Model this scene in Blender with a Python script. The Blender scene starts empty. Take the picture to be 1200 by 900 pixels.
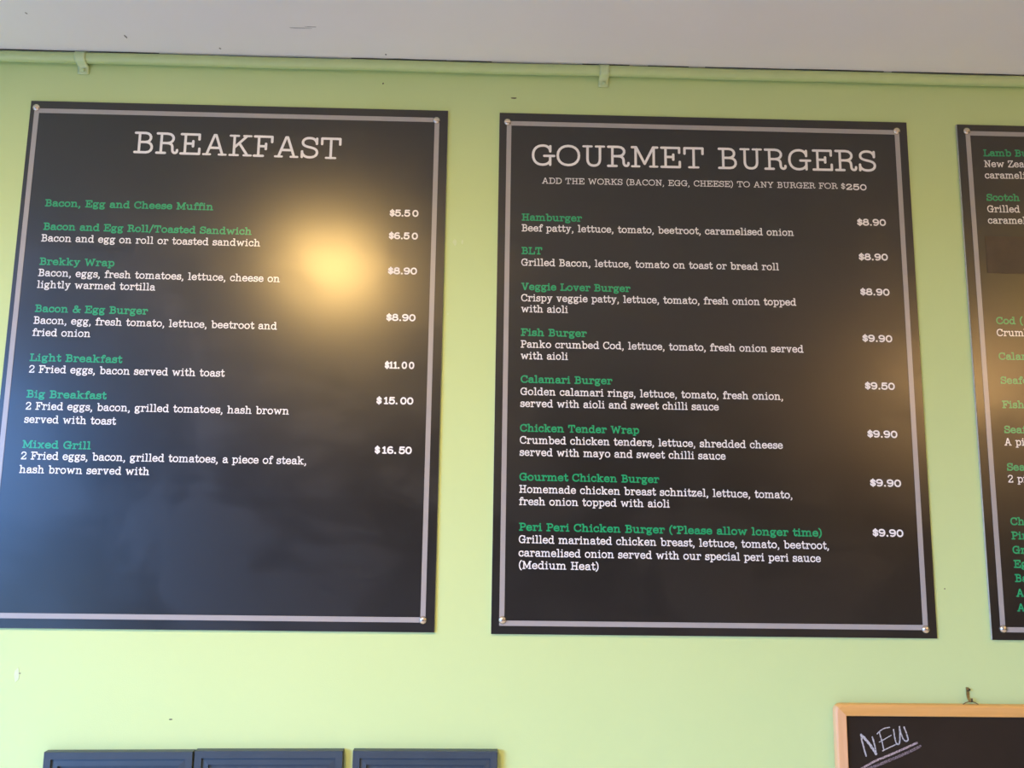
import bpy, bmesh, math, random
from mathutils import Vector, Matrix, noise

# ------------------------------------------------------------------ camera, light, exposure
scn = bpy.context.scene
COL = scn.collection
CAM_POS = Vector((0.0, -1.8454, 1.5))
YAW, PITCH, ROLL, FOCAL_PX = 0.02163, 0.14378, 0.01372, 946.06
cam_data = bpy.data.cameras.new('camera')
cam_data.sensor_fit = 'HORIZONTAL'
cam_data.sensor_width = 36.0
cam_data.lens = 36.0 * FOCAL_PX / 1200.0
cam_data.clip_start = 0.05
cam = bpy.data.objects.new('camera', cam_data)
COL.objects.link(cam)
_f = Vector((math.sin(YAW) * math.cos(PITCH), math.cos(YAW) * math.cos(PITCH), math.sin(PITCH)))
_r = Vector((math.cos(YAW), -math.sin(YAW), 0))
_u = _r.cross(_f)
_r2 = _r * math.cos(ROLL) + _u * math.sin(ROLL)
_u2 = -_r * math.sin(ROLL) + _u * math.cos(ROLL)
cam.matrix_world = Matrix(((_r2.x, _u2.x, -_f.x, CAM_POS.x), (_r2.y, _u2.y, -_f.y, CAM_POS.y),
                           (_r2.z, _u2.z, -_f.z, CAM_POS.z), (0, 0, 0, 1)))
scn.camera = cam

scn.view_settings.view_transform = 'Standard'
scn.view_settings.look = 'None'
scn.view_settings.gamma = 1.0
scn.view_settings.use_curve_mapping = False
scn.view_settings.exposure = 0.0

world = bpy.data.worlds.new('room_light')
scn.world = world
world.use_nodes = True
bg = world.node_tree.nodes['Background']
bg.inputs['Color'].default_value = (1.0, 0.93, 0.82, 1)
bg.inputs['Strength'].default_value = 0.04

def aim(o, target):
    o.rotation_euler = (Vector(target) - o.location).to_track_quat('-Z', 'Y').to_euler()

def area(name, loc, target, sx, sy, power, color):
    d = bpy.data.lights.new(name, 'AREA')
    d.shape = 'RECTANGLE'; d.size = sx; d.size_y = sy
    d.energy = power; d.color = color
    o = bpy.data.objects.new(name, d); COL.objects.link(o)
    o.location = loc; aim(o, target)
    return o

def bulb(name, loc, radius, power, color):
    d = bpy.data.lights.new(name, 'POINT')
    d.energy = power; d.color = color; d.shadow_soft_size = radius
    o = bpy.data.objects.new(name, d); COL.objects.link(o)
    o.location = loc
    return o

def downlight(name, loc, diameter, power, color):
    d = bpy.data.lights.new(name, 'AREA')
    d.shape = 'DISK'; d.size = diameter
    d.energy = power; d.color = color
    o = bpy.data.objects.new(name, d); COL.objects.link(o)
    o.location = loc                      # flush in the ceiling, shining straight down
    return o

# daylight: bright sky low over the street on the left, coming in under the shop-front lintel,
# and the glazed door close on the left; warm round downlights in the ceiling
area('street_daylight', (-12.8, -12.0, 3.3), (0.0, 0, 1.2), 6.0, 2.6, 3850, (0.150, 0.41, 1.0))
area('glazed_door_daylight', (-3.25, -3.5, 0.62), (-0.9, 0, 1.0), 1.2, 1.1, 7, (0.36, 0.66, 1.0))
area('added_cool_fill', (-3.3, -1.75, 2.545), (-3.3, -1.75, 0), 1.2, 0.6, 98, (0.36, 0.52, 1.0))  # unseen fill added to cool the left wall and brighten the ceiling
downlight('warm_downlight', (-0.735, -1.72, 2.548), 0.32, 61, (1.0, 0.62, 0.20))
downlight('warm_downlight', (2.75, -1.52, 2.548), 0.27, 14, (1.0, 0.66, 0.06))
bulb('warm_pendant', (3.30, -3.6, 2.284), 0.070, 56, (1.0, 0.57, 0.21))

# ------------------------------------------------------------------ helpers
def new_mat(name, base, rough=0.5, spec=0.5, metal=0.0):
    m = bpy.data.materials.new(name); m.use_nodes = True
    b = m.node_tree.nodes['Principled BSDF']
    b.inputs['Base Color'].default_value = (*base, 1)
    b.inputs['Roughness'].default_value = rough
    b.inputs['Specular IOR Level'].default_value = spec
    b.inputs['Metallic'].default_value = metal
    return m, m.node_tree, b

def noise_node(nt, scale, detail=4, rough=0.55, distort=0.0, mapping=None):
    tc = nt.nodes.new('ShaderNodeTexCoord')
    n = nt.nodes.new('ShaderNodeTexNoise')
    n.inputs['Scale'].default_value = scale
    n.inputs['Detail'].default_value = detail
    n.inputs['Roughness'].default_value = rough
    n.inputs['Distortion'].default_value = distort
    if mapping:
        mp = nt.nodes.new('ShaderNodeMapping')
        mp.inputs['Scale'].default_value = mapping[0]
        mp.inputs['Rotation'].default_value = mapping[1]
        nt.links.new(tc.outputs['Object'], mp.inputs['Vector'])
        nt.links.new(mp.outputs['Vector'], n.inputs['Vector'])
    else:
        nt.links.new(tc.outputs['Object'], n.inputs['Vector'])
    return n

def ramp(nt, src, stops):
    r = nt.nodes.new('ShaderNodeValToRGB')
    e = r.color_ramp.elements
    while len(e) < len(stops): e.new(0.5)
    for el, (p, c) in zip(e, stops):
        el.position = p; el.color = (*c, 1) if len(c) == 3 else c
    nt.links.new(src, r.inputs['Fac'])
    return r

def add_bump(nt, b, src, strength, dist):
    bp = nt.nodes.new('ShaderNodeBump')
    bp.inputs['Strength'].default_value = strength
    bp.inputs['Distance'].default_value = dist
    nt.links.new(src, bp.inputs['Height'])
    nt.links.new(bp.outputs['Normal'], b.inputs['Normal'])

def mottled(name, c1, c2, scale, rough=0.5, spec=0.5, bump=0.0, bdist=0.002, metal=0.0, mapping=None):
    m, nt, b = new_mat(name, c1, rough, spec, metal)
    n = noise_node(nt, scale, mapping=mapping)
    r = ramp(nt, n.outputs['Fac'], [(0.3, c1), (0.7, c2)])
    nt.links.new(r.outputs['Color'], b.inputs['Base Color'])
    if bump: add_bump(nt, b, n.outputs['Fac'], bump, bdist)
    return m

def link_mesh(name, me, m, parent=None, loc=None):
    o = bpy.data.objects.new(name, me); COL.objects.link(o)
    if m is not None and not me.materials: me.materials.append(m)
    if parent is not None: o.parent = parent
    if loc is not None: o.location = loc
    return o

def obj(name, bm, m, parent=None, loc=None, smooth=False):
    me = bpy.data.meshes.new(name)
    bmesh.ops.recalc_face_normals(bm, faces=bm.faces)
    if smooth:
        for f in bm.faces: f.smooth = True
    bm.to_mesh(me); bm.free()
    return link_mesh(name, me, m, parent, loc)

def tag(o, label, cat, group=None):
    o['label'] = label; o['category'] = cat
    if group: o['group'] = group
    return o

def struct(o):
    o['kind'] = 'structure'
    return o

def thing(name, loc, label, cat, group=None):
    o = bpy.data.objects.new(name, None); COL.objects.link(o)
    o.empty_display_size = 0.05
    o.location = loc
    return tag(o, label, cat, group)

def add_box(bm, lo, hi, bevel=0.0):
    vs = [bm.verts.new((x, y, z)) for x in (lo[0], hi[0]) for y in (lo[1], hi[1]) for z in (lo[2], hi[2])]
    fs = [bm.faces.new([vs[i] for i in q]) for q in
          ((0, 1, 3, 2), (4, 6, 7, 5), (0, 4, 5, 1), (2, 3, 7, 6), (0, 2, 6, 4), (1, 5, 7, 3))]
    if bevel:
        es = list({e for f in fs for e in f.edges})
        bmesh.ops.bevel(bm, geom=es, offset=bevel, segments=2, affect='EDGES', profile=0.6)
    return bm

def box(lo, hi, bevel=0.0):
    return add_box(bmesh.new(), lo, hi, bevel)

def add_lathe(bm, prof, axis_loc=(0, 0, 0), seg=20):
    """profile of (radius, height out of the wall); the axis is -Y"""
    rings = []
    for r, h in prof:
        if r < 1e-6:
            rings.append([bm.verts.new((axis_loc[0], axis_loc[1] - h, axis_loc[2]))])
        else:
            rings.append([bm.verts.new((axis_loc[0] + r * math.cos(2 * math.pi * i / seg), axis_loc[1] - h,
                                        axis_loc[2] + r * math.sin(2 * math.pi * i / seg))) for i in range(seg)])
    for a, c in zip(rings, rings[1:]):
        for i in range(seg):
            j = (i + 1) % seg
            if len(a) == 1: bm.faces.new((a[0], c[i], c[j]))
            elif len(c) == 1: bm.faces.new((a[i], a[j], c[0]))
            else: bm.faces.new((a[i], a[j], c[j], c[i]))
    if len(rings[0]) > 1: bm.faces.new(rings[0][::-1])
    if len(rings[-1]) > 1: bm.faces.new(rings[-1])
    return bm

def add_tube(bm, pts, rad, seg=10):
    pts = [Vector(p) for p in pts]
    rings = []
    for i, p in enumerate(pts):
        d = (pts[min(i + 1, len(pts) - 1)] - pts[max(i - 1, 0)]).normalized()
        ref = Vector((0, 0, 1)) if abs(d.z) < 0.9 else Vector((1, 0, 0))
        a = d.cross(ref).normalized(); b = d.cross(a)
        rings.append([bm.verts.new(p + rad * (a * math.cos(2 * math.pi * k / seg) + b * math.sin(2 * math.pi * k / seg)))
                      for k in range(seg)])
    for r0, r1 in zip(rings, rings[1:]):
        for k in range(seg):
            bm.faces.new((r0[k], r0[(k + 1) % seg], r1[(k + 1) % seg], r1[k]))
    bm.faces.new(rings[0][::-1]); bm.faces.new(rings[-1])
    return bm

# ------------------------------------------------------------------ slab-serif stroke lettering
# path letters: M L C as in SVG, S x y half = slab serif, E cx cy rx ry = oval, D x y k = dot
GLYPHS = {
 'A': (100, 'S 20 0 13 S 80 0 13 M 20 0 L 47 100 L 53 100 L 80 0 M 30 34 L 70 34'),
 'B': (84, 'M 8 0 L 50 0 C 80 0 80 53 50 53 L 24 53 M 8 100 L 46 100 C 74 100 74 53 46 53 M 24 0 L 24 100'),
 'C': (88, 'M 76 97 L 76 70 M 76 74 C 72 92 62 100 48 100 C 24 100 10 80 10 50 C 10 20 24 0 48 0 C 64 0 75 8 80 22'),
 'D': (92, 'M 8 0 L 44 0 C 72 0 84 20 84 50 C 84 80 72 100 44 100 L 8 100 M 24 0 L 24 100'),
 'E': (88, 'M 8 0 L 79 0 L 79 27 M 8 100 L 77 100 L 77 75 M 24 0 L 24 100 M 24 52 L 54 52 M 54 65 L 54 38'),
 'F': (82, 'M 8 0 L 42 0 M 24 0 L 24 100 M 8 100 L 75 100 L 75 73 M 24 50 L 52 50 M 52 63 L 52 36'),
 'G': (96, 'M 76 97 L 76 70 M 76 74 C 72 92 62 100 48 100 C 24 100 10 80 10 50 C 10 20 24 0 46 0 C 60 0 72 8 76 22 M 76 0 L 76 46 M 53 46 L 91 46'),
 'H': (98, 'S 24 0 16 S 74 0 16 S 24 100 16 S 74 100 16 M 24 0 L 24 100 M 74 0 L 74 100 M 24 50 L 74 50'),
 'I': (48, 'S 24 0 16 S 24 100 16 M 24 0 L 24 100'),
 'K': (94, 'S 24 0 16 S 24 100 16 M 24 0 L 24 100 M 24 38 L 72 100 S 74 100 14 M 43 62 L 76 0 S 76 0 14'),
 'L': (82, 'M 8 0 L 75 0 L 75 32 M 24 0 L 24 100 S 24 100 16'),
 'M': (114, 'S 22 0 14 S 92 0 14 M 8 100 L 24 100 L 57 14 L 90 100 L 106 100 M 22 0 L 22 100 M 92 0 L 92 100'),
 'N': (98, 'M 8 100 L 24 100 L 76 0 L 76 100 S 76 100 14 M 24 0 L 24 100 S 24 0 16'),
 'O': (100, 'E 50 50 41 50'),
 'P': (80, 'M 8 100 L 46 100 C 80 100 80 46 46 46 L 24 46 M 24 0 L 24 100 M 8 0 L 42 0'),
 'R': (92, 'M 8 100 L 46 100 C 78 100 78 51 46 51 L 24 51 M 24 0 L 24 100 M 8 0 L 40 0 M 46 51 C 72 50 66 30 68 14 C 69 0 84 -4 86 10 L 86 16'),
 'S': (76, 'M 66 98 L 66 71 M 66 75 C 62 92 54 100 38 100 C 22 100 12 90 12 76 C 12 60 26 56 40 52 C 56 48 68 42 68 26 C 68 10 56 0 40 0 C 24 0 14 8 10 24 M 10 1 L 10 30'),
 'T': (90, 'M 10 71 L 10 100 L 80 100 L 80 71 M 45 0 L 45 100 S 45 0 18'),
 'U': (96, 'M 24 100 L 24 36 C 24 12 32 0 48 0 C 64 0 72 12 72 36 L 72 100 S 24 100 16 S 72 100 16'),
 'V': (96, 'M 20 100 L 46 0 L 50 0 L 76 100 S 20 100 13 S 76 100 13'),
 'W': (130, 'M 19 100 L 40 0 L 65 88 L 90 0 L 111 100 S 19 100 12 S 111 100 12'),
 'Y': (94, 'M 20 100 L 47 46 L 74 100 M 47 46 L 47 0 S 47 0 16 S 20 100 13 S 74 100 13'),
 'Z': (84, 'M 12 72 L 12 100 L 70 100 L 10 0 L 75 0 L 75 28'),
 'a': (74, 'M 14 54 C 18 68 28 70 36 70 C 50 70 56 62 56 50 L 56 14 C 56 2 62 0 69 1 M 56 42 C 30 42 12 36 12 18 C 12 4 22 0 30 0 C 44 0 56 8 56 24'),
 'b': (80, 'M 8 104 L 22 104 L 22 0 E 46 35 25 35'),
 'c': (68, 'M 57 68 L 57 48 M 57 52 C 53 66 46 70 37 70 C 22 70 10 56 10 35 C 10 14 22 0 37 0 C 50 0 57 6 61 18'),
 'd': (82, 'E 35 35 25 35 M 46 104 L 60 104 L 60 0 L 74 0'),
 'e': (72, 'M 11 37 L 62 37 C 62 58 52 70 37 70 C 22 70 10 56 10 35 C 10 14 22 0 37 0 C 50 0 58 6 63 16'),
 'f': (52, 'M 52 90 C 51 104 44 105 40 104 C 29 103 25 96 25 84 L 25 0 S 25 0 16 M 9 70 L 45 70'),
 'g': (76, 'E 33 47 21 23 M 50 62 C 54 70 60 72 68 69 M 25 26 C 12 20 12 6 27 5 L 48 3 C 70 1 68 -29 36 -29 C 6 -29 6 -4 27 4'),
 'h': (88, 'M 8 104 L 22 104 L 22 0 S 22 0 13 M 22 44 C 26 62 36 70 46 70 C 58 70 64 62 64 48 L 64 0 S 66 0 14'),
 'i': (46, 'M 8 70 L 24 70 L 24 0 S 24 0 15 D 23 97 1.25'),
 'k': (86, 'M 8 104 L 22 104 L 22 0 S 22 0 13 M 22 27 L 58 70 S 60 70 14 M 38 45 L 64 0 S 66 0 13'),
 'l': (46, 'M 8 104 L 24 104 L 24 0 S 24 0 15'),
 'm': (126, 'M 8 70 L 22 70 L 22 0 S 22 0 13 M 22 46 C 26 62 34 70 43 70 C 56 70 62 62 62 48 L 62 0 S 62 0 12 M 62 46 C 66 62 76 70 84 70 C 96 70 103 62 103 48 L 103 0 S 104 0 14'),
 'n': (88, 'M 8 70 L 22 70 L 22 0 S 22 0 13 M 22 44 C 26 62 36 70 46 70 C 58 70 64 62 64 48 L 64 0 S 66 0 14'),
 'o': (76, 'E 38 35 28 35'),
 'p': (80, 'M 8 70 L 22 70 L 22 -30 S 22 -30 14 E 46 35 25 35'),
 'r': (66, 'M 8 70 L 24 70 L 24 0 S 24 0 16 M 24 44 C 28 60 36 70 46 70 C 56 70 59 64 59 52'),
 's': (62, 'M 51 69 L 51 50 M 51 53 C 49 66 42 70 32 70 C 20 70 12 63 12 53 C 12 42 24 40 33 37 C 46 34 54 30 54 19 C 54 6 44 0 32 0 C 20 0 12 6 10 18 M 10 1 L 10 21'),
 't': (54, 'M 24 98 L 24 20 C 24 4 32 0 38 0 C 47 0 49 8 49 18 M 8 70 L 46 70'),
 'u': (88, 'M 8 70 L 22 70 L 22 24 C 22 8 30 0 40 0 C 52 0 60 8 64 24 M 50 70 L 64 70 L 64 0 L 80 0'),
 'v': (80, 'M 19 70 L 38 0 L 42 0 L 61 70 S 19 70 11 S 61 70 11'),
 'w': (112, 'M 18 70 L 35 0 L 56 62 L 77 0 L 94 70 S 18 70 10 S 94 70 10'),
 'x': (80, 'M 19 70 L 61 0 M 61 70 L 19 0 S 19 70 10 S 61 70 10 S 19 0 11 S 61 0 11'),
 'y': (80, 'M 19 70 L 41 2 M 61 70 L 41 2 C 34 -20 28 -31 14 -29 S 19 70 11 S 61 70 11'),
 'z': (70, 'M 12 50 L 12 70 L 57 70 L 11 0 L 60 0 L 60 20'),
 '0': (84, 'E 42 50 30 50'),
 '1': (62, 'M 13 82 L 32 100 L 32 0 S 32 0 20'),
 '2': (78, 'M 12 74 C 14 92 24 100 38 100 C 55 100 64 88 64 75 C 64 52 24 30 12 0 L 66 0 L 66 16'),
 '5': (80, 'M 66 100 L 20 100 L 16 52 C 24 62 34 66 42 66 C 60 66 70 52 70 34 C 70 12 58 0 40 0 C 24 0 14 8 10 22'),
 '6': (82, 'M 62 93 C 57 98 52 100 45 100 C 22 100 11 76 11 46 C 11 16 22 0 42 0 C 60 0 71 12 71 28 C 71 44 60 55 42 55 C 26 55 15 46 11 34'),
 '8': (82, 'E 41 77 24 23 E 41 27 30 27'),
 '9': (82, 'M 20 7 C 25 2 30 0 37 0 C 60 0 71 24 71 54 C 71 84 60 100 40 100 C 22 100 11 88 11 72 C 11 56 22 45 40 45 C 56 45 67 54 71 66'),
 '$': (64, 'M 54 72 C 52 86 44 92 32 92 C 18 92 10 84 10 72 C 10 58 20 54 32 50 C 46 46 55 40 55 27 C 55 14 46 6 32 6 C 18 6 10 14 8 28 M 32 108 L 32 -8'),
 '.': (38, 'D 19 3 1.3'),
 ',': (36, 'D 17 3 1.2 M 19 2 C 22 -8 18 -18 10 -24'),
 '&': (98, 'M 86 2 C 70 0 42 58 30 74 C 22 88 32 100 44 100 C 56 100 63 90 58 76 C 52 60 12 52 12 24 C 12 8 26 0 40 0 C 62 0 74 22 80 46 M 66 46 L 92 46'),
 '/': (60, 'M 10 -12 L 50 112'),
 '(': (44, 'M 36 112 C 6 86 6 8 36 -20'),
 ')': (44, 'M 8 112 C 38 86 38 8 8 -20'),
 '*': (46, 'M 23 100 L 23 72 M 11 93 L 35 79 M 11 79 L 35 93'),
 ' ': (46, ''),
 '_': (24, ''),
}

def parse(path):
    """-> list of (kind, points, closed): kind 'p' stroke, 's' serif, 'd' dot"""
    t = path.split(); i = 0; out = []; cur = None
    def num(k):
        nonlocal i
        v = [float(x) for x in t[i:i + k]]; i += k
        return v
    while i < len(t):
        c = t[i]; i += 1
        if c == 'M':
            cur = [tuple(num(2))]; out.append(['p', cur, False])
        elif c == 'L':
            cur.append(tuple(num(2)))
        elif c == 'C':
            p0 = cur[-1]; v = num(6)
            n = 7
            for k in range(1, n + 1):
                s = k / n; q = 1 - s
                cur.append(tuple(q**3 * p0[a] + 3 * q * q * s * v[a] + 3 * q * s * s * v[2 + a] + s**3 * v[4 + a] for a in (0, 1)))
        elif c == 'S':
            x, y, h = num(3); out.append(['s', [(x - h, y), (x + h, y)], False])
        elif c == 'E':
            cx, cy, rx, ry = num(4)
            # a slightly squared oval
            pts = []
            for k in range(20):
                a = 2 * math.pi * k / 20
                ca, sa = math.cos(a), math.sin(a)
                pts.append((cx + rx * math.copysign(abs(ca)**0.93, ca), cy + ry * math.copysign(abs(sa)**0.93, sa)))
            out.append(['p', pts, True])
        elif c == 'D':
            x, y, k = num(3); out.append(['d', [(x, y)], k])
    return out

PARSED = {k: (w, parse(p)) for k, (w, p) in GLYPHS.items()}

LAYER = [0]
def ribbon(verts, faces, pts, hw, closed):
    """a round-ended flat stroke in the x-z plane; every stroke lies a hair above the one before it"""
    P = [Vector(p[:2]) for p in pts]
    if not closed:
        # break at sharp corners so that every piece can be mitred
        for k in range(1, len(P) - 1):
            a = (P[k] - P[k - 1]); b = (P[k + 1] - P[k])
            if a.length > 1e-9 and b.length > 1e-9 and a.normalized().dot(b.normalized()) < 0.55:
                ribbon(verts, faces, P[:k + 1], hw, False)
                ribbon(verts, faces, P[k:], hw, False)
                return
    LAYER[0] += 1
    lay = LAYER[0]
    n = len(P); L = []; R = []
    for k in range(n):
        if closed:
            a = P[k] - P[k - 1]; b = P[(k + 1) % n] - P[k]
        else:
            a = P[k] - P[k - 1] if k else P[1] - P[0]
            b = P[k + 1] - P[k] if k < n - 1 else a
        a = a.normalized(); b = b.normalized()
        t = (a + b).normalized()
        nrm = Vector((-t.y, t.x))
        c = max(0.5, t.dot(a))
        L.append(P[k] + nrm * hw / c); R.append(P[k] - nrm * hw / c)
    base = len(verts)
    rise = 0.0 if closed else 0.8 / n          # lets a stroke cross itself cleanly
    for k, (l, r) in enumerate(zip(L, R)):
        verts.append((l.x, l.y, lay + rise * k)); verts.append((r.x, r.y, lay + rise * k))
    for k in range(n if closed else n - 1):
        a = base + 2 * k; b = base + 2 * ((k + 1) % n)
        faces.append((a, a + 1, b + 1, b))
    if not closed:
        for k, sgn in ((0, -1), (n - 1, 1)):
            d = (P[1] - P[0]).normalized() if k == 0 else (P[-1] - P[-2]).normalized()
            d = d * sgn
            m = Vector((-d.y, d.x))
            f = []
            for s in range(7):
                th = math.pi * s / 6 - math.pi / 2
                q = P[k] + hw * (d * math.cos(th) + m * math.sin(th))
                f.append(len(verts)); verts.append((q.x, q.y, lay + rise * k))
            faces.append(tuple(f))

# '_' in a line is a narrow gap
def text_mesh(verts, faces, txt, x, z, width, slope, cap, hw, serif=0.85, tight=1.0):
    """adds the line to verts / faces in board coordinates; cap = letter height in metres"""
    s = cap / (100 + 2 * hw)
    total = sum(PARSED[c][0] for c in txt) - 16
    k = ((width / s) - 2 * hw) / total if width > 0 else tight
    pen = -8.0
    for c in txt:
        w, strokes = PARSED[c]
        v = []; f = []; LAYER[0] = 0
        for kind, pts, extra in strokes:
            q = [((pen + px) * k + hw, py + hw) for px, py in pts]
            if kind == 'd':
                cx, cy = q[0]
                b0 = len(v); r = hw * extra
                for a in range(12):
                    v.append((cx + r * math.cos(a * math.pi / 6), cy + r * math.sin(a * math.pi / 6), 0))
                f.append(tuple(range(b0, b0 + 12)))
            else:
                ribbon(v, f, q, hw * (serif if kind == 's' else 1.0), extra)
        b0 = len(verts)
        for p in v:
            px, pz = p[0] * s, p[1] * s
            verts.append((x + px, -1.5e-5 * p[2], z + pz + slope * px))
        faces.extend(tuple(b0 + i for i in ff) for ff in f)
        pen += w
    return k

def flat_mesh(name, verts, faces, m, parent, y):
    # stroke caps and ribbons are wound to face the room (-Y)
    me = bpy.data.meshes.new(name)
    vv = [(p[0], y + p[1], p[2]) for p in verts]
    ff = []
    for f in faces:
        a = 0.0
        for i in range(len(f)):
            p, q = vv[f[i]], vv[f[(i + 1) % len(f)]]
            a += p[0] * q[2] - q[0] * p[2]
        ff.append(f if a > 0 else f[::-1])
    me.from_pydata(vv, [], ff)
    return link_mesh(name, me, m, parent)

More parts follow.
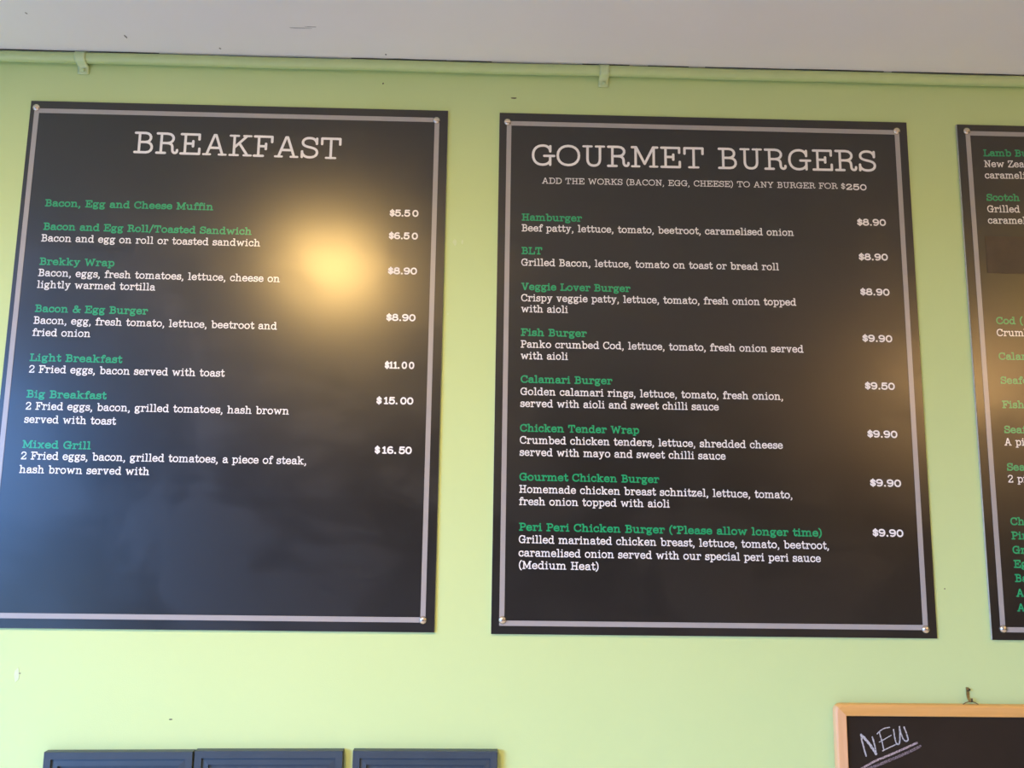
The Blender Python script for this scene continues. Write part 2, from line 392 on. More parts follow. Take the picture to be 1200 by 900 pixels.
# the writing: board, kind, words, left x and baseline z from the board's top left corner, line width, slope
TEXT = [
 (0, 'H', 'BREAKFAST', 0.2513, -0.1263, 0.4925, -0.0085),
 (0, 'N', 'Bacon, Egg and Cheese Muffin', 0.0571, -0.2628, 0.3923, -0.0027),
 (0, 'P', '$5.5_0', 0.8634, -0.2691, 0.0689, -0.0023),
 (0, 'N', 'Bacon and Egg Roll/Toasted Sandwich', 0.0587, -0.3199, 0.4841, -0.0041),
 (0, 'D', 'Bacon and egg on roll or toasted sandwich', 0.0564, -0.3479, 0.5078, -0.0031),
 (0, 'P', '$6.5_0', 0.8634, -0.3248, 0.0692, -0.0027),
 (0, 'N', 'Brekky Wrap', 0.0579, -0.4043, 0.1725, -0.0039),
 (0, 'D', 'Bacon, eggs, fresh tomatoes, lettuce, cheese on', 0.0576, -0.4312, 0.557, -0.0066),
 (0, '+', 'lightly warmed tortilla', 0.0574, -0.4593, 0.271, -0.0045),
 (0, 'P', '$8.90', 0.8644, -0.4102, 0.0687, 0.0024),
 (0, 'N', 'Bacon & Egg Burger', 0.0584, -0.5162, 0.2574, -0.0052),
 (0, 'D', 'Bacon, egg, fresh tomato, lettuce, beetroot and', 0.0578, -0.5438, 0.5561, -0.0065),
 (0, '+', 'fried onion', 0.0577, -0.5722, 0.1325, -0.0058),
 (0, 'P', '$8.90', 0.8644, -0.5216, 0.0688, -0.0047),
 (0, 'N', 'Light Breakfast', 0.0576, -0.6307, 0.2091, -0.0064),
 (0, 'D', '2 Fried eggs, bacon served with toast', 0.0583, -0.6573, 0.4424, -0.005),
 (0, 'P', '$11._0_0', 0.8649, -0.6339, 0.0686, -0.0029),
 (0, 'N', 'Big Breakfast', 0.0586, -0.7146, 0.1795, -0.0074),
 (0, 'D', '2 Fried eggs, bacon, grilled tomatoes, hash brown', 0.059, -0.7418, 0.5931, -0.0035),
 (0, '+', 'served with toast', 0.0591, -0.7718, 0.2049, -0.008),
 (0, 'P', '$_15._00', 0.849, -0.7164, 0.085, -0.0021),
 (0, 'N', 'Mixed Grill', 0.0606, -0.8285, 0.1528, -0.0087),
 (0, 'D', '2 Fried eggs, bacon, grilled tomatoes, a piece of steak,', 0.0597, -0.8539, 0.638, -0.0039),
 (0, '+', 'hash brown served with', 0.0593, -0.8845, 0.2888, -0.0028),
 (0, 'P', '$_16._50', 0.8492, -0.8293, 0.0847, -0.0033),
 (1, 'H', 'GOURMET BURGERS', 0.0777, -0.1331, 0.8362, 0.0048),
 (1, 'S', 'ADD THE WORKS (BACON, EGG, CHEESE) TO ANY BURGER FOR $', 0.1037, -0.1776, 0.7321, 0.004),
 (1, 'p', '250', 0.8373, -0.1765, 0.0513, -0.0106),
 (1, 'N', 'Hamburger', 0.0562, -0.271, 0.1437, 0.0017),
 (1, 'D', 'Beef patty, lettuce, tomato, beetroot, caramelised onion', 0.0565, -0.2973, 0.6504, 0.0038),
 (1, 'P', '$8.90', 0.8605, -0.2654, 0.0706, 0.0038),
 (1, 'N', 'BLT', 0.0568, -0.3533, 0.0494, 0.0008),
 (1, 'D', 'Grilled Bacon, lettuce, tomato on toast or bread roll', 0.0565, -0.3814, 0.6116, 0.0018),
 (1, 'P', '$8.90', 0.8604, -0.3512, 0.0708, 0.003),
 (1, 'N', 'Veggie Lover Burger', 0.0572, -0.4402, 0.2568, -0.0002),
 (1, 'D', 'Crispy veggie patty, lettuce, tomato, fresh onion topped', 0.0572, -0.4672, 0.649, 0.0027),
 (1, '+', 'with aioli', 0.0575, -0.4934, 0.1101, -0.0008),
 (1, 'P', '$8.90', 0.8598, -0.4367, 0.0709, -0.0037),
 (1, 'N', 'Fish Burger', 0.0576, -0.5496, 0.1536, -0.0014),
 (1, 'D', 'Panko crumbed Cod, lettuce, tomato, fresh onion served', 0.0575, -0.5774, 0.6616, -0.0003),
 (1, '+', 'with aioli', 0.0578, -0.6045, 0.1102, -0.002),
 (1, 'P', '$9.90', 0.8594, -0.5485, 0.0717, -0.0102),
 (1, 'N', 'Calamari Burger', 0.0585, -0.6598, 0.212, -0.0027),
 (1, 'D', 'Golden calamari rings, lettuce, tomato, fresh onion,', 0.0583, -0.6881, 0.6097, -0.0029),
 (1, '+', 'served with aioli and sweet chilli sauce', 0.0582, -0.7158, 0.4587, -0.0018),
 (1, 'P', '$9.50', 0.8598, -0.6612, 0.0711, -0.0113),
 (1, 'N', 'Chicken Tender Wrap', 0.0583, -0.7726, 0.2738, -0.0039),
 (1, 'D', 'Crumbed chicken tenders, lettuce, shredded cheese', 0.0582, -0.7999, 0.6044, -0.0049),
 (1, '+', 'served with mayo and sweet chilli sauce', 0.058, -0.8275, 0.472, -0.0049),
 (1, 'P', '$9.90', 0.8599, -0.7732, 0.0709, -0.0124),
 (1, 'N', 'Gourmet Chicken Burger', 0.0583, -0.8834, 0.3182, -0.0052),
 (1, 'D', 'Homemade chicken breast schnitzel, lettuce, tomato,', 0.0581, -0.9108, 0.6235, -0.0078),
 (1, '+', 'fresh onion topped with aioli', 0.058, -0.9384, 0.342, -0.0033),
 (1, 'P', '$9.90', 0.8606, -0.8852, 0.0725, -0.0127),
 (1, 'N', 'Peri Peri Chicken Burger (*Please allow longer time)', 0.0587, -0.9952, 0.6869, -0.0072),
 (1, 'D', 'Grilled marinated chicken breast, lettuce, tomato, beetroot,', 0.0585, -1.0225, 0.7021, -0.0078),
 (1, '+', 'caramelised onion served with our special peri peri sauce', 0.0585, -1.0519, 0.6815, -0.0068),
 (1, '+', '(Medium Heat)', 0.0588, -1.0789, 0.1803, -0.0074),
 (1, 'P', '$9.90', 0.8607, -0.9976, 0.0713, -0.0141),
 (2, 'N', 'Lamb Burger', 0.06, -0.0813, 0, 0.0137),
 (2, 'D', 'New Zealand', 0.0603, -0.109, 0, 0.0134),
 (2, '+', 'caramelised', 0.0597, -0.138, 0, 0.013),
 (2, 'N', 'Scotch', 0.0599, -0.1946, 0, 0.0123),
 (2, 'D', 'Grilled', 0.0597, -0.2234, 0, 0.012),
 (2, '+', 'caramelised', 0.0591, -0.2519, 0, 0.0117),
 (2, 'N', 'Cod (', 0.0612, -0.4989, 0, 0.0087),
 (2, 'D', 'Crumbed', 0.0605, -0.5277, 0, 0.0084),
 (2, 'N', 'Calamari', 0.0608, -0.5844, 0, 0.0077),
 (2, 'N', 'Seafood', 0.061, -0.6414, 0, 0.007),
 (2, 'N', 'Fish', 0.0608, -0.6984, 0, 0.0063),
 (2, 'N', 'Seafood', 0.0611, -0.7569, 0, 0.0057),
 (2, 'D', 'A piece', 0.0595, -0.7853, 0, 0.0053),
 (2, 'N', 'Seafood', 0.0612, -0.8432, 0, 0.0046),
 (2, 'D', '2 pieces', 0.0611, -0.8701, 0, 0.0043),
 (2, 'N', 'Cheese', 0.0598, -0.9667, 0, 0.0032),
 (2, 'N', 'Pineapple', 0.0597, -0.9986, 0, 0.0028),
 (2, 'N', 'Gravy', 0.06, -1.0305, 0, 0.0024),
 (2, 'N', 'Egg', 0.0604, -1.0618, 0, 0.002),
 (2, 'N', 'Bacon', 0.0607, -1.0932, 0, 0.0017),
 (2, 'N', 'Avocado', 0.0606, -1.1256, 0, 0.0013),
 (2, 'N', 'Aioli', 0.0604, -1.1577, 0, 0.0009),
]

# ------------------------------------------------------------------ materials
def wall_paint():
    m, nt, b = new_mat('green_wall_paint', (0.55, 0.72, 0.36), 0.55, 0.35)
    n = noise_node(nt, 1.7, 3)
    r = ramp(nt, n.outputs['Fac'], [(0.3, (0.56, 0.71, 0.315)), (0.7, (0.575, 0.725, 0.33))])
    nt.links.new(r.outputs['Color'], b.inputs['Base Color'])
    f = noise_node(nt, 330, 3, 0.6)
    add_bump(nt, b, f.outputs['Fac'], 0.18, 0.0012)
    return m

M_wall = wall_paint()
M_ceil = mottled('ceiling_paint', (0.86, 0.83, 0.80), (0.89, 0.86, 0.83), 3.0, 0.7, 0.3, 0.05, 0.002)
M_floor = mottled('floor_tile', (0.76, 0.73, 0.72), (0.80, 0.77, 0.76), 4.0, 0.5)
M_conduit = mottled('painted_conduit', (0.50, 0.63, 0.28), (0.53, 0.66, 0.30), 25, 0.4, 0.5, 0.25, 0.001)
M_clip = mottled('painted_clip', (0.54, 0.67, 0.33), (0.58, 0.71, 0.37), 60, 0.35, 0.5, 0.3, 0.001)
M_gap_shadow = mottled('gap_shadow', (0.10, 0.10, 0.095), (0.16, 0.16, 0.15), 30, 0.9)  # dark colour standing in for shade in the ceiling gap
M_speck = mottled('dark_speck', (0.05, 0.045, 0.04), (0.08, 0.07, 0.06), 300, 0.8)
M_mark = mottled('grey_ceiling_mark', (0.22, 0.20, 0.18), (0.32, 0.30, 0.27), 300, 0.8)
M_scuff = mottled('pale_scuff', (0.60, 0.74, 0.40), (0.64, 0.77, 0.46), 200, 0.5)

def board_mat():
    m, nt, b = new_mat('black_laminate', (0.0135, 0.0122, 0.0110), 0.27, 0.85)
    # smears left by wiping: long soft streaks and cloudy patches that change the gloss
    a = noise_node(nt, 3.0, 4, 0.55, 0.5, ((1, 1, 1.0), (0, 0.9, 0)))
    c = noise_node(nt, 6.0, 3, 0.5, 1.0, ((0.30, 1, 1.8), (0, 0.7, 0)))
    mix = nt.nodes.new('ShaderNodeMath'); mix.operation = 'MULTIPLY_ADD'
    mix.inputs[1].default_value = 0.30
    nt.links.new(c.outputs['Fac'], mix.inputs[0]); nt.links.new(a.outputs['Fac'], mix.inputs[2])
    r = ramp(nt, mix.outputs[0], [(0.56, (0.275,) * 3), (0.64, (0.295,) * 3), (0.74, (0.335,) * 3)])
    r.color_ramp.interpolation = 'EASE'
    nt.links.new(r.outputs['Color'], b.inputs['Roughness'])
    return m

M_board = board_mat()
M_edge = mottled('board_edge_aluminium', (0.42, 0.40, 0.36), (0.5, 0.48, 0.44), 80, 0.45, 0.5)
M_stripe = mottled('grey_border_print', (0.37, 0.355, 0.34), (0.39, 0.375, 0.36), 12, 0.29, 0.8)
M_white = mottled('white_lettering', (0.84, 0.84, 0.83), (0.88, 0.88, 0.87), 40, 0.29, 0.8)
M_price = mottled('white_price_sticker', (0.86, 0.85, 0.84), (0.90, 0.89, 0.88), 40, 0.45, 0.5)
M_green = mottled('green_lettering', (0.012, 0.36, 0.135), (0.016, 0.40, 0.155), 40, 0.28, 0.85)
M_cover = mottled('brown_cover_sticker', (0.055, 0.040, 0.028), (0.075, 0.055, 0.038), 25, 0.5, 0.5)
M_cap = mottled('champagne_screw_cap', (0.62, 0.55, 0.46), (0.68, 0.61, 0.52), 300, 0.26, 0.5, 0.0, 0.002, 0.85)
M_navy = mottled('navy_panel_paint', (0.034, 0.052, 0.070), (0.040, 0.060, 0.080), 18, 0.42, 0.5, 0.08, 0.001)
M_pine = mottled('orange_pine', (0.68, 0.36, 0.100), (0.75, 0.42, 0.135), 5.0, 0.42, 0.5, 0.05, 0.001, 0.0, ((1.2, 8, 22), (0, 0, 0)))
M_pine_v = mottled('orange_pine_upright', (0.72, 0.42, 0.20), (0.79, 0.48, 0.26), 5.0, 0.42, 0.5, 0.05, 0.001, 0.0, ((22, 8, 1.2), (0, 0, 0)))
M_slate = mottled('blackboard_surface', (0.020, 0.014, 0.009), (0.026, 0.018, 0.012), 9, 0.62, 0.22)
M_brass = mottled('aged_brass', (0.34, 0.27, 0.11), (0.42, 0.34, 0.15), 120, 0.35, 0.5, 0, 0.002, 0.8)
M_dark = mottled('dark_steel', (0.035, 0.028, 0.016), (0.05, 0.04, 0.025), 120, 0.45, 0.5)
M_wire = mottled('rusty_wire', (0.13, 0.06, 0.03), (0.17, 0.08, 0.04), 120, 0.5, 0.5)

def chalk_mat(name, col, cover):
    m, nt, b = new_mat(name, col, 0.9, 0.1)
    n = noise_node(nt, 330, 3, 0.65)
    r = ramp(nt, n.outputs['Fac'], [(cover - 0.10, (0.03, 0.025, 0.022)), (cover + 0.12, col)])
    nt.links.new(r.outputs['Color'], b.inputs['Base Color'])
    return m
M_chalk = chalk_mat('white_chalk', (0.52, 0.52, 0.53), 0.40)
M_chalk_pink = chalk_mat('pink_chalk', (0.46, 0.37, 0.37), 0.42)
M_chalk_faint = chalk_mat('smudged_pink_chalk', (0.24, 0.19, 0.20), 0.46)

# ------------------------------------------------------------------ the setting
CEIL_Z = 2.5535
wall = struct(obj('wall_back', box((-10.0, 0.0, 0.0), (4.5, 0.12, 2.70)), M_wall))
ceil = struct(obj('ceiling', box((-10.0, -4.0, CEIL_Z), (4.5, 0.0, 2.70)), M_ceil))
struct(obj('wall_front', box((-10.0, -4.10, 2.15), (4.5, -4.0, 2.70)), M_ceil))
struct(obj('floor', box((-10.0, -6.0, -0.10), (4.5, 0.12, 0.0)), M_floor))

# little marks on the wall and the ceiling: knocks, nail holes, scratches
def blob(name, x, z, w, h, m, parent, y=-0.0006, seed=0, flat_z=None):
    rnd = random.Random(seed)
    bm = bmesh.new()
    ring = []
    for k in range(10):
        a = 2 * math.pi * k / 10; q = 0.75 + 0.5 * rnd.random()
        dx, dz = w * q * math.cos(a), h * q * math.sin(a)
        ring.append(bm.verts.new((x + dx, y, z + dz) if flat_z is None else (x + dx, z + dz, flat_z)))
    f = bm.faces.new(ring)
    ex = bmesh.ops.extrude_face_region(bm, geom=[f])
    off = Vector((0, 0.0007, 0)) if flat_z is None else Vector((0, 0, 0.0007))
    bmesh.ops.translate(bm, verts=[v for v in ex['geom'] if isinstance(v, bmesh.types.BMVert)], vec=off)
    return obj(name, bm, m, parent)
for i, (x, z, w, h, mt) in enumerate([(-0.6872, 1.0232, 0.0035, 0.0012, M_speck), (-0.2835, 2.4998, 0.002, 0.002, M_speck),
                                      (0.0345, 2.4705, 0.006, 0.0016, M_speck), (1.0226, 1.317, 0.0016, 0.0012, M_speck),
                                      (-1.018, 1.116, 0.0026, 0.0012, M_mark), (-0.10, 2.103, 0.0045, 0.007, M_scuff),
                                      (-0.0825, 2.105, 0.0025, 0.006, M_scuff),
                                      (-1.024, 1.112, 0.006, 0.016, M_scuff), (-0.112, 1.93, 0.0022, 0.0022, M_scuff)]):
    blob('paint_chip', x, z, w, h, mt, wall, seed=i)
for i, (x, y, w, h) in enumerate([(-0.869, -0.087, 0.0022, 0.006), (-0.665, -0.047, 0.0022, 0.003), (-0.457, -0.14, 0.024, 0.0008),
                                  (-0.274, -0.039, 0.002, 0.003), (-0.43, -0.146, 0.012, 0.0008), (-1.05, -0.17, 0.002, 0.003)]):
    blob('ceiling_mark', x, y, w, h, M_mark, ceil, seed=20 + i, flat_z=CEIL_Z - 0.0006)
# shadow of the open seam between ceiling and wall paint, painted as dark strips
for (x0, x1, d) in [(-1.6, -1.02, 0.004), (-0.985, -0.82, 0.004), (-0.36, -0.13, 0.005), (-0.13, -0.02, 0.003), (0.20, 0.24, 0.003), (0.262, 0.315, 0.0035),
                    (0.36, 0.46, 0.002), (0.50, 0.72, 0.0025), (0.72, 0.94, 0.006), (0.96, 1.3, 0.0045)]:
    bm = bmesh.new()
    n = 14
    lo = []; hi = []
    for k in range(n + 1):
        t = k / n
        wob = d * (0.55 + 0.45 * math.sin(math.pi * t)) * (0.8 + 0.4 * noise.noise((x0 * 7 + t * 6, 0, 0)))
        x = x0 + (x1 - x0) * t
        lo.append((x, -0.0185 - wob * 0.7)); hi.append((x, -0.0165))
    a = [bm.verts.new((x, y, CEIL_Z - 0.0005)) for x, y in lo]; b_ = [bm.verts.new((x, y, CEIL_Z - 0.0005)) for x, y in hi]
    a2 = [bm.verts.new((x, y, CEIL_Z + 0.0004)) for x, y in lo]; b2 = [bm.verts.new((x, y, CEIL_Z + 0.0004)) for x, y in hi]
    for k in range(n):
        bm.faces.new((a[k], a[k + 1], b_[k + 1], b_[k]))
        bm.faces.new((a[k], a2[k], a2[k + 1], a[k + 1]))
    obj('seam_shadow', bm, M_gap_shadow, ceil)

# ------------------------------------------------------------------ conduit along the top of the wall
R_C = 0.0128
cond = thing('conduit_pipe', (0, -R_C, CEIL_Z - R_C - 0.001), 'thin green painted conduit pipe running along the wall under the ceiling', 'pipe')
bm = bmesh.new()
pts = [(-3.2 + 6.4 * k / 80, 0.0, 0.0006 * math.sin(k * 0.9)) for k in range(81)]
add_tube(bm, pts, R_C, 20)
obj('pipe', bm, M_conduit, cond, smooth=True)
def saddle(x, wid, seed):
    rnd = random.Random(seed)
    bm = bmesh.new()
    # strap following the pipe round its front, then a tab down the wall
    prof = []
    for k in range(13):
        a = math.radians(80 + 185 * k / 12)
        prof.append((math.cos(a) * (R_C + 0.0016), math.sin(a) * (R_C + 0.0016)))
    prof = [(-abs(p[0]) if p[0] > 0 and k > 3 else p[0], p[1]) for k, p in enumerate(prof)]
    prof += [(R_C - 0.0035, -R_C - 0.006), (R_C - 0.0028, -R_C - 0.016), (R_C - 0.0026, -R_C - 0.023)]
    rows_ = []
    for (y, z) in prof:
        rows_.append([bm.verts.new((x - wid / 2 + wid * j / 4 + rnd.uniform(-0.0006, 0.0006), y - (0.0012 if j in (0, 4) else 0), z)) for j in range(5)])
    for r0, r1 in zip(rows_, rows_[1:]):
        for j in range(4): bm.faces.new((r0[j], r0[j + 1], r1[j + 1], r1[j]))
    ex = bmesh.ops.extrude_face_region(bm, geom=bm.faces[:])
    bmesh.ops.translate(bm, verts=[v for v in ex['geom'] if isinstance(v, bmesh.types.BMVert)], vec=(0, 0.0014, 0))
    s = obj('saddle_clip', bm, M_clip, cond, smooth=True)
    bm = bmesh.new()
    add_lathe(bm, [(0.0042, 0.0), (0.0042, 0.0012), (0.003, 0.0026), (0.0, 0.003)], (x + 0.0008, R_C - 0.0044, -R_C - 0.0135), 14)
    obj('screw_head', bm, M_clip, s, smooth=True)
saddle(0.2535, 0.0235, 3)
saddle(-1.004, 0.026, 5)

# ------------------------------------------------------------------ the three menu boards
BW, BH, BT = 0.995, 1.220, 0.006
BOARDS = [((-1.1187, 0, 2.4310), 'black menu board headed BREAKFAST with a bright warm glare, left on the green wall'),
          ((0.0009, 0, 2.4291), 'black menu board headed GOURMET BURGERS in the middle of the green wall'),
          ((1.1202, 0, 2.4272), 'black menu board cut off by the right edge with a brown cover sticker')]
CAPS = [[(0.0146, -0.0177), (0.968, -0.0259), (0.9695, -1.1937), (0.0146, -1.190)],
        [(0.0195, -0.0240), (0.9689, -0.0235), (0.9693, -1.2003), (0.0249, -1.1896)],
        [(0.0227, -0.0173), (0.970, -0.0215), (0.970, -1.196), (0.0260, -1.1956)]]
STYLE = {'H': (0.0545, 6.3, 0.85), 'S': (0.0150, 6.8, 0.85), 'N': (0.0180, 10.2, 0.85), 'D': (0.0178, 8.0, 0.85), 'P': (0.0173, 13.0, 0.9), 'p': (0.0158, 11.5, 0.9)}
NAMES = {'H': 'heading', 'S': 'subheading', 'N': 'dish_name', 'D': 'dish_description', 'P': 'price', 'p': 'price'}
MATS = {'H': M_white, 'S': M_white, 'N': M_green, 'D': M_white, 'P': M_price, 'p': M_price}
cap_mesh = None
for bi, (loc, label) in enumerate(BOARDS):
    root = thing('menu_board', loc, label, 'menu board', 'black menu boards on the green wall')
    o = obj('board_panel', box((0, -BT, -BH), (BW, -0.0002, 0), 0.0006), M_board, root)
    o.data.materials.append(M_edge)
    for f in o.data.polygons:
        if abs(f.normal.y) < 0.4 and f.area > 1e-4: f.material_index = 1
    # grey printed border, four mitred bars
    c0, c1, c2, c3 = CAPS[bi]
    xl, xr = (c0[0] + c3[0]) / 2 + 0.0012, (c1[0] + c2[0]) / 2 + 0.0004
    zt, zb = (c0[1] + c1[1]) / 2 - 0.0030, (c2[1] + c3[1]) / 2 - 0.0015
    hw = 0.0056
    bm = bmesh.new()
    out = [(xl - hw, zt + hw), (xr + hw, zt + hw), (xr + hw, zb - hw), (xl - hw, zb - hw)]
    inn = [(xl + hw, zt - hw), (xr - hw, zt - hw), (xr - hw, zb + hw), (xl + hw, zb + hw)]
    y0, y1 = -BT - 0.0006, -BT + 0.0001
    V = [[bm.verts.new((p[0], y, p[1])) for p in ring] for ring in (out, inn) for y in (y0, y1)]
    for k in range(4):
        j = (k + 1) % 4
        bm.faces.new((V[0][k], V[0][j], V[2][j], V[2][k]))
        bm.faces.new((V[0][k], V[1][k], V[1][j], V[0][j]))
        bm.faces.new((V[2][k], V[2][j], V[3][j], V[3][k]))
    obj('border_stripe', bm, M_stripe, root)
    for (cx, cz) in CAPS[bi]:
        if cap_mesh is None:
            bm = bmesh.new()
            add_lathe(bm, [(0.0086, 0.0), (0.0088, 0.0012), (0.0084, 0.0026), (0.0070, 0.0044), (0.0048, 0.0058), (0.0024, 0.0066), (0.0, 0.0068)], (0, 0, 0), 24)
            c = obj('screw_cap', bm, M_cap, root, (cx, -BT, cz), smooth=True)
            cap_mesh = c.data
        else:
            link_mesh('screw_cap', cap_mesh, None, root, (cx, -BT, cz))
    # lettering, one mesh for every entry
    k = 0
    rows = [r for r in TEXT if r[0] == bi]
    while k < len(rows):
        _, kind, txt, x, z, w, sl = rows[k]
        verts, faces = [], []
        cap, shw, ser = STYLE[kind]
        q = text_mesh(verts, faces, txt, x, z, w, sl, cap, shw, ser, 1.28 if kind == 'N' else 1.16)
        k += 1
        while k < len(rows) and rows[k][1] == '+':
            _, _, txt2, x, z, w, sl = rows[k]
            text_mesh(verts, faces, txt2, x, z, w, sl, cap, shw, ser, 1.16)
            k += 1
        flat_mesh(NAMES[kind], verts, faces, MATS[kind], root, -BT - 0.0004)
    if bi == 2:
        o = obj('cover_sticker', box((0.0493, -BT - 0.0007, -0.3745), (0.60, -BT + 0.0001, -0.283)), M_cover, root)
        o['label'] = 'brown rectangle stuck over a line of the menu'

# ------------------------------------------------------------------ three navy panels under the breakfast board
def navy(x0, x1, z0, z1, ztop, label):
    """routed panel: flat rim, two steps down to the recessed field"""
    root = thing('framed_panel', (x0, 0, ztop - 0.50), label, 'panel', 'navy routed panels on the wall')
    w = x1 - x0; h = 0.50
    bm = bmesh.new()
    D = 0.018
    def ring(i, y):
        return [bm.verts.new((i, y, i)), bm.verts.new((w - i, y, i)), bm.verts.new((w - i, y, h - i)), bm.verts.new((i, y, h - i))]
    R = [ring(0, -0.0002), ring(0, -D + 0.001), ring(0.001, -D), ring(0.0150, -D), ring(0.0158, -D + 0.0045), ring(0.0165, -D + 0.0045), ring(0.0290, -D + 0.0030), ring(0.0296, -D + 0.0085), ring(0.031, -D + 0.0085)]
    for a, b in zip(R, R[1:]):
        for k in range(4):
            j = (k + 1) % 4
            bm.faces.new((a[k], a[j], b[j], b[k]))
    bm.faces.new(R[0]); 
    obj('frame', bm, M_navy, root)
    i = 0.031
    bm = box((i, -D + 0.0084, i), (w - i, -0.006, h - i))
    obj('centre_panel', bm, M_navy, root)
    ang = math.atan2(z1 - z0, w)
    root.rotation_euler = (0, -ang * 0.6, 0)
    return root
navy(-0.9367, -0.6239, 0.9592, 0.9646, 0.9594, 'leftmost navy routed panel below the breakfast menu board')
navy(-0.6216, -0.3075, 0.9655, 0.9693, 0.9643, 'navy routed panel between the two others below the breakfast menu board')
navy(-0.2883, 0.0210, 0.9670, 0.9687, 0.9668, 'rightmost navy routed panel, set apart by a small gap')

# ------------------------------------------------------------------ chalkboard hanging lower right
CX0, CX1, CZ1, CZ0 = 0.7540, 1.3640, 1.0705, 0.2400
FW, FD, CORNER = 0.0245, 0.020, 0.016
cb = thing('chalkboard', (CX0, 0, CZ0), 'pine framed chalkboard with NEW chalked in its corner, hanging lower right', 'chalkboard')
w, h = CX1 - CX0, CZ1 - CZ0
def rail(bm, a, b, n_in, round_a, round_b):
    """a mitred frame bar with softened outer edges; a, b outer corner points (x,z), n_in inward direction"""
    d = Vector((b[0] - a[0], b[1] - a[1])); L = d.length; d.normalize()
    n = Vector(n_in)
    prof = [(0.0022, -0.0015), (0.0, -0.005), (0.0, -FD + 0.005), (0.0014, -FD + 0.0016), (0.0045, -FD), (FW - 0.002, -FD), (FW, -FD + 0.0016), (FW, -0.0015)]
    C = CORNER
    rows_ = []
    # along the bar: half of one rounded corner, the straight, half of the other
    steps = [('a', k / 6) for k in range(6)] + [('s', k / 12) for k in range(13)] + [('b', k / 6) for k in range(5, -1, -1)]
    for (seg, k) in steps:
        row = []
        for (q, y) in prof:
            if q < C:
                r = C - q; ang = math.pi / 4 * (1 + k)
                corner = (C - r * math.cos(ang), C - r * math.sin(ang)); s0 = C
            else:
                corner = (q + 0.002 * k, q); s0 = q + 0.002
            if seg == 'a': along, off = corner
            elif seg == 'b': along, off = L - corner[0], corner[1]
            else: along, off = s0 + (L - 2 * s0) * k, q
            row.append(bm.verts.new((a[0] + d.x * along + n.x * off, y, a[1] + d.y * along + n.y * off)))
        rows_.append(row)
    m = len(prof)
    for r0, r1 in zip(rows_, rows_[1:]):
        for j in range(m):
            bm.faces.new((r0[j], r0[(j + 1) % m], r1[(j + 1) % m], r1[j]))
    bm.faces.new(rows_[0]); bm.faces.new(rows_[-1][::-1])
    return bm
for nm, a, b, n, mt in [('frame_rail', (0, h), (w, h), (0, -1), M_pine), ('frame_rail', (w, 0), (0, 0), (0, 1), M_pine),
                        ('frame_rail', (0, 0), (0, h), (1, 0), M_pine_v), ('frame_rail', (w, h), (w, 0), (-1, 0), M_pine_v)]:
    obj(nm, rail(bmesh.new(), a, b, n, True, True), mt, cb)
obj('blackboard', box((FW - 0.004, -0.0115, FW - 0.004), (w - FW + 0.004, -0.004, h - FW + 0.004)), M_slate, cb)
def chalk(name, strokes, m, y=-0.0119, shift=(0, 0)):
    verts, faces = [], []
    LAYER[0] = 0
    for pts, hw in strokes:
        # smooth the stroke, then wobble its edge a little
        P = []
        n = len(pts)
        for k in range(n - 1):
            p0 = Vector(pts[max(k - 1, 0)]); p1 = Vector(pts[k]); p2 = Vector(pts[k + 1]); p3 = Vector(pts[min(k + 2, n - 1)])
            for s in range(8):
                t = s / 8
                P.append(0.5 * ((2 * p1) + (p2 - p0) * t + (2 * p0 - 5 * p1 + 4 * p2 - p3) * t * t + (3 * p1 - p0 - 3 * p2 + p3) * t ** 3))
        P.append(Vector(pts[-1]))
        v = []
        ribbon(v, ff := [], P, hw, False)
        b0 = len(verts)
        for i, p in enumerate(v):
            j = noise.noise((p[0] * 400, p[1] * 400, 0)) * hw * 0.35
            verts.append((p[0] - CX0 + j, -2e-5 * p[2], p[1] - CZ0 + j))
        faces.extend(tuple(b0 + q for q in f) for f in ff)
    return flat_mesh(name, verts, faces, m, cb, y)
c1 = 0.0013
chalk('chalk_word', [
    ([(0.8124, 1.0045), (0.8127, 0.9942), (0.8166, 0.9781), (0.8205, 0.962)], 0.0017),
    ([(0.8120, 1.0053), (0.8273, 0.9884), (0.8426, 0.9665)], 0.0027),
    ([(0.8426, 0.9665), (0.8404, 0.9841), (0.8362, 1.001)], 0.0016),
    ([(0.852, 1.0114), (0.8565, 0.9931), (0.8602, 0.974)], c1),
    ([(0.8471, 1.0077), (0.8545, 1.0144), (0.8641, 1.0194), (0.8752, 1.0215)], 0.0011),
    ([(0.8509, 0.9908), (0.8613, 0.996), (0.8775, 1.005)], 0.0010),
    ([(0.857, 0.9725), (0.8682, 0.9777), (0.8874, 0.9862)], 0.0012),
    ([(0.8836, 1.0169), (0.8852, 1.0021), (0.8877, 0.9903), (0.8914, 0.9862)], 0.0014),
    ([(0.8914, 0.9862), (0.8951, 0.9889), (0.8971, 1.0051), (0.897, 1.0229)], 0.0015),
    ([(0.897, 1.0229), (0.899, 1.0111), (0.9038, 0.9978), (0.9097, 0.9927)], 0.0015),
    ([(0.9097, 0.9927), (0.9143, 0.9957), (0.9122, 1.0082), (0.907, 1.0222)], 0.0015)], M_chalk)
chalk('chalk_underline', [([(0.795, 0.9280), (0.8131, 0.9378), (0.8387, 0.9511), (0.8674, 0.9623), (0.9026, 0.9765), (0.9339, 0.9899)], 0.0022)], M_chalk_pink)
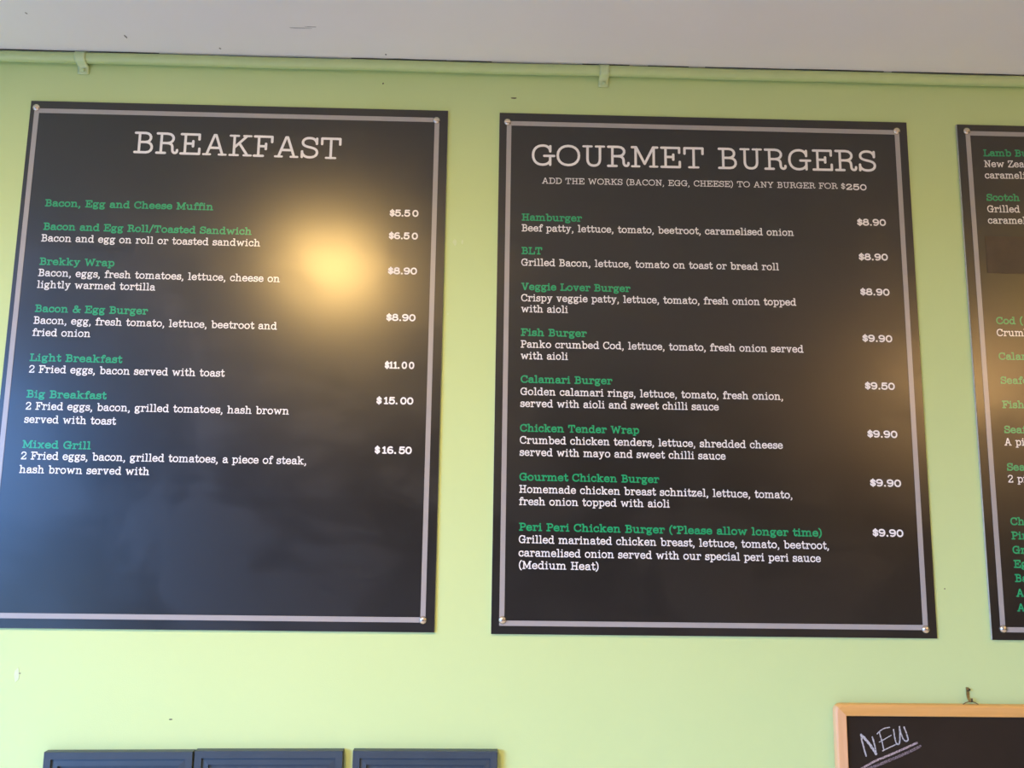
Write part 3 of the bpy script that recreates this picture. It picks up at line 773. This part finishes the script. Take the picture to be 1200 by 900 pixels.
chalk('chalk_underline', [([(0.800, 0.9240), (0.8223, 0.935), (0.8445, 0.9431), (0.8795, 0.9565), (0.9115, 0.9692), (0.9405, 0.9826)], 0.0029)], M_chalk_faint)
# cord over the hook
bm = bmesh.new()
add_tube(bm, [(1.0370 - CX0, -0.0105, CZ1 - 0.003 - CZ0), (1.0475 - CX0, -0.0105, 1.0738 - CZ0), (1.0590 - CX0, -0.0105, 1.0775 - CZ0)], 0.0009, 8)
add_tube(bm, [(1.0590 - CX0, -0.0105, 1.0775 - CZ0), (1.0700 - CX0, -0.0105, 1.0740 - CZ0), (1.0805 - CX0, -0.0105, CZ1 - 0.003 - CZ0)], 0.0009, 8)
o = obj('hanging_wire', bm, M_wire, cb)

# brass picture hook on the wall
hk = thing('picture_hook', (1.0592, 0, 1.078), 'small brass picture hook nailed to the wall above the chalkboard', 'hook')
bm = bmesh.new()
prof = [(-0.0008, 0.0265), (-0.0012, 0.010), (-0.002, 0.004), (-0.0065, -0.0015), (-0.0105, -0.0028), (-0.0135, 0.0005), (-0.0142, 0.0065)]
rows_ = []
for (y, z) in prof:
    hwid = 0.0032 if z > 0.008 and y > -0.002 else 0.0026
    rows_.append([bm.verts.new((dx, y + dy, z)) for dy in (0, -0.0009) for dx in ((-hwid, hwid) if dy == 0 else (hwid, -hwid))])
for r0, r1 in zip(rows_, rows_[1:]):
    for j in range(4): bm.faces.new((r0[j], r0[(j + 1) % 4], r1[(j + 1) % 4], r1[j]))
bm.faces.new(rows_[0][::-1]); bm.faces.new(rows_[-1])
obj('hook_strap', bm, M_brass, hk)
bm = bmesh.new()
add_tube(bm, [(0.0, -0.0002, 0.0175), (0.0, -0.008, 0.0225)], 0.0012, 8)
add_tube(bm, [(0.0, -0.0075, 0.0222), (0.0, -0.0095, 0.0235)], 0.0026, 10)
obj('nail', bm, M_dark, hk)
bm = box((-0.0006, -0.0150, -0.0020), (0.0024, -0.0128, 0.0060), 0.0003)
obj('hook_tip', bm, M_dark, hk)
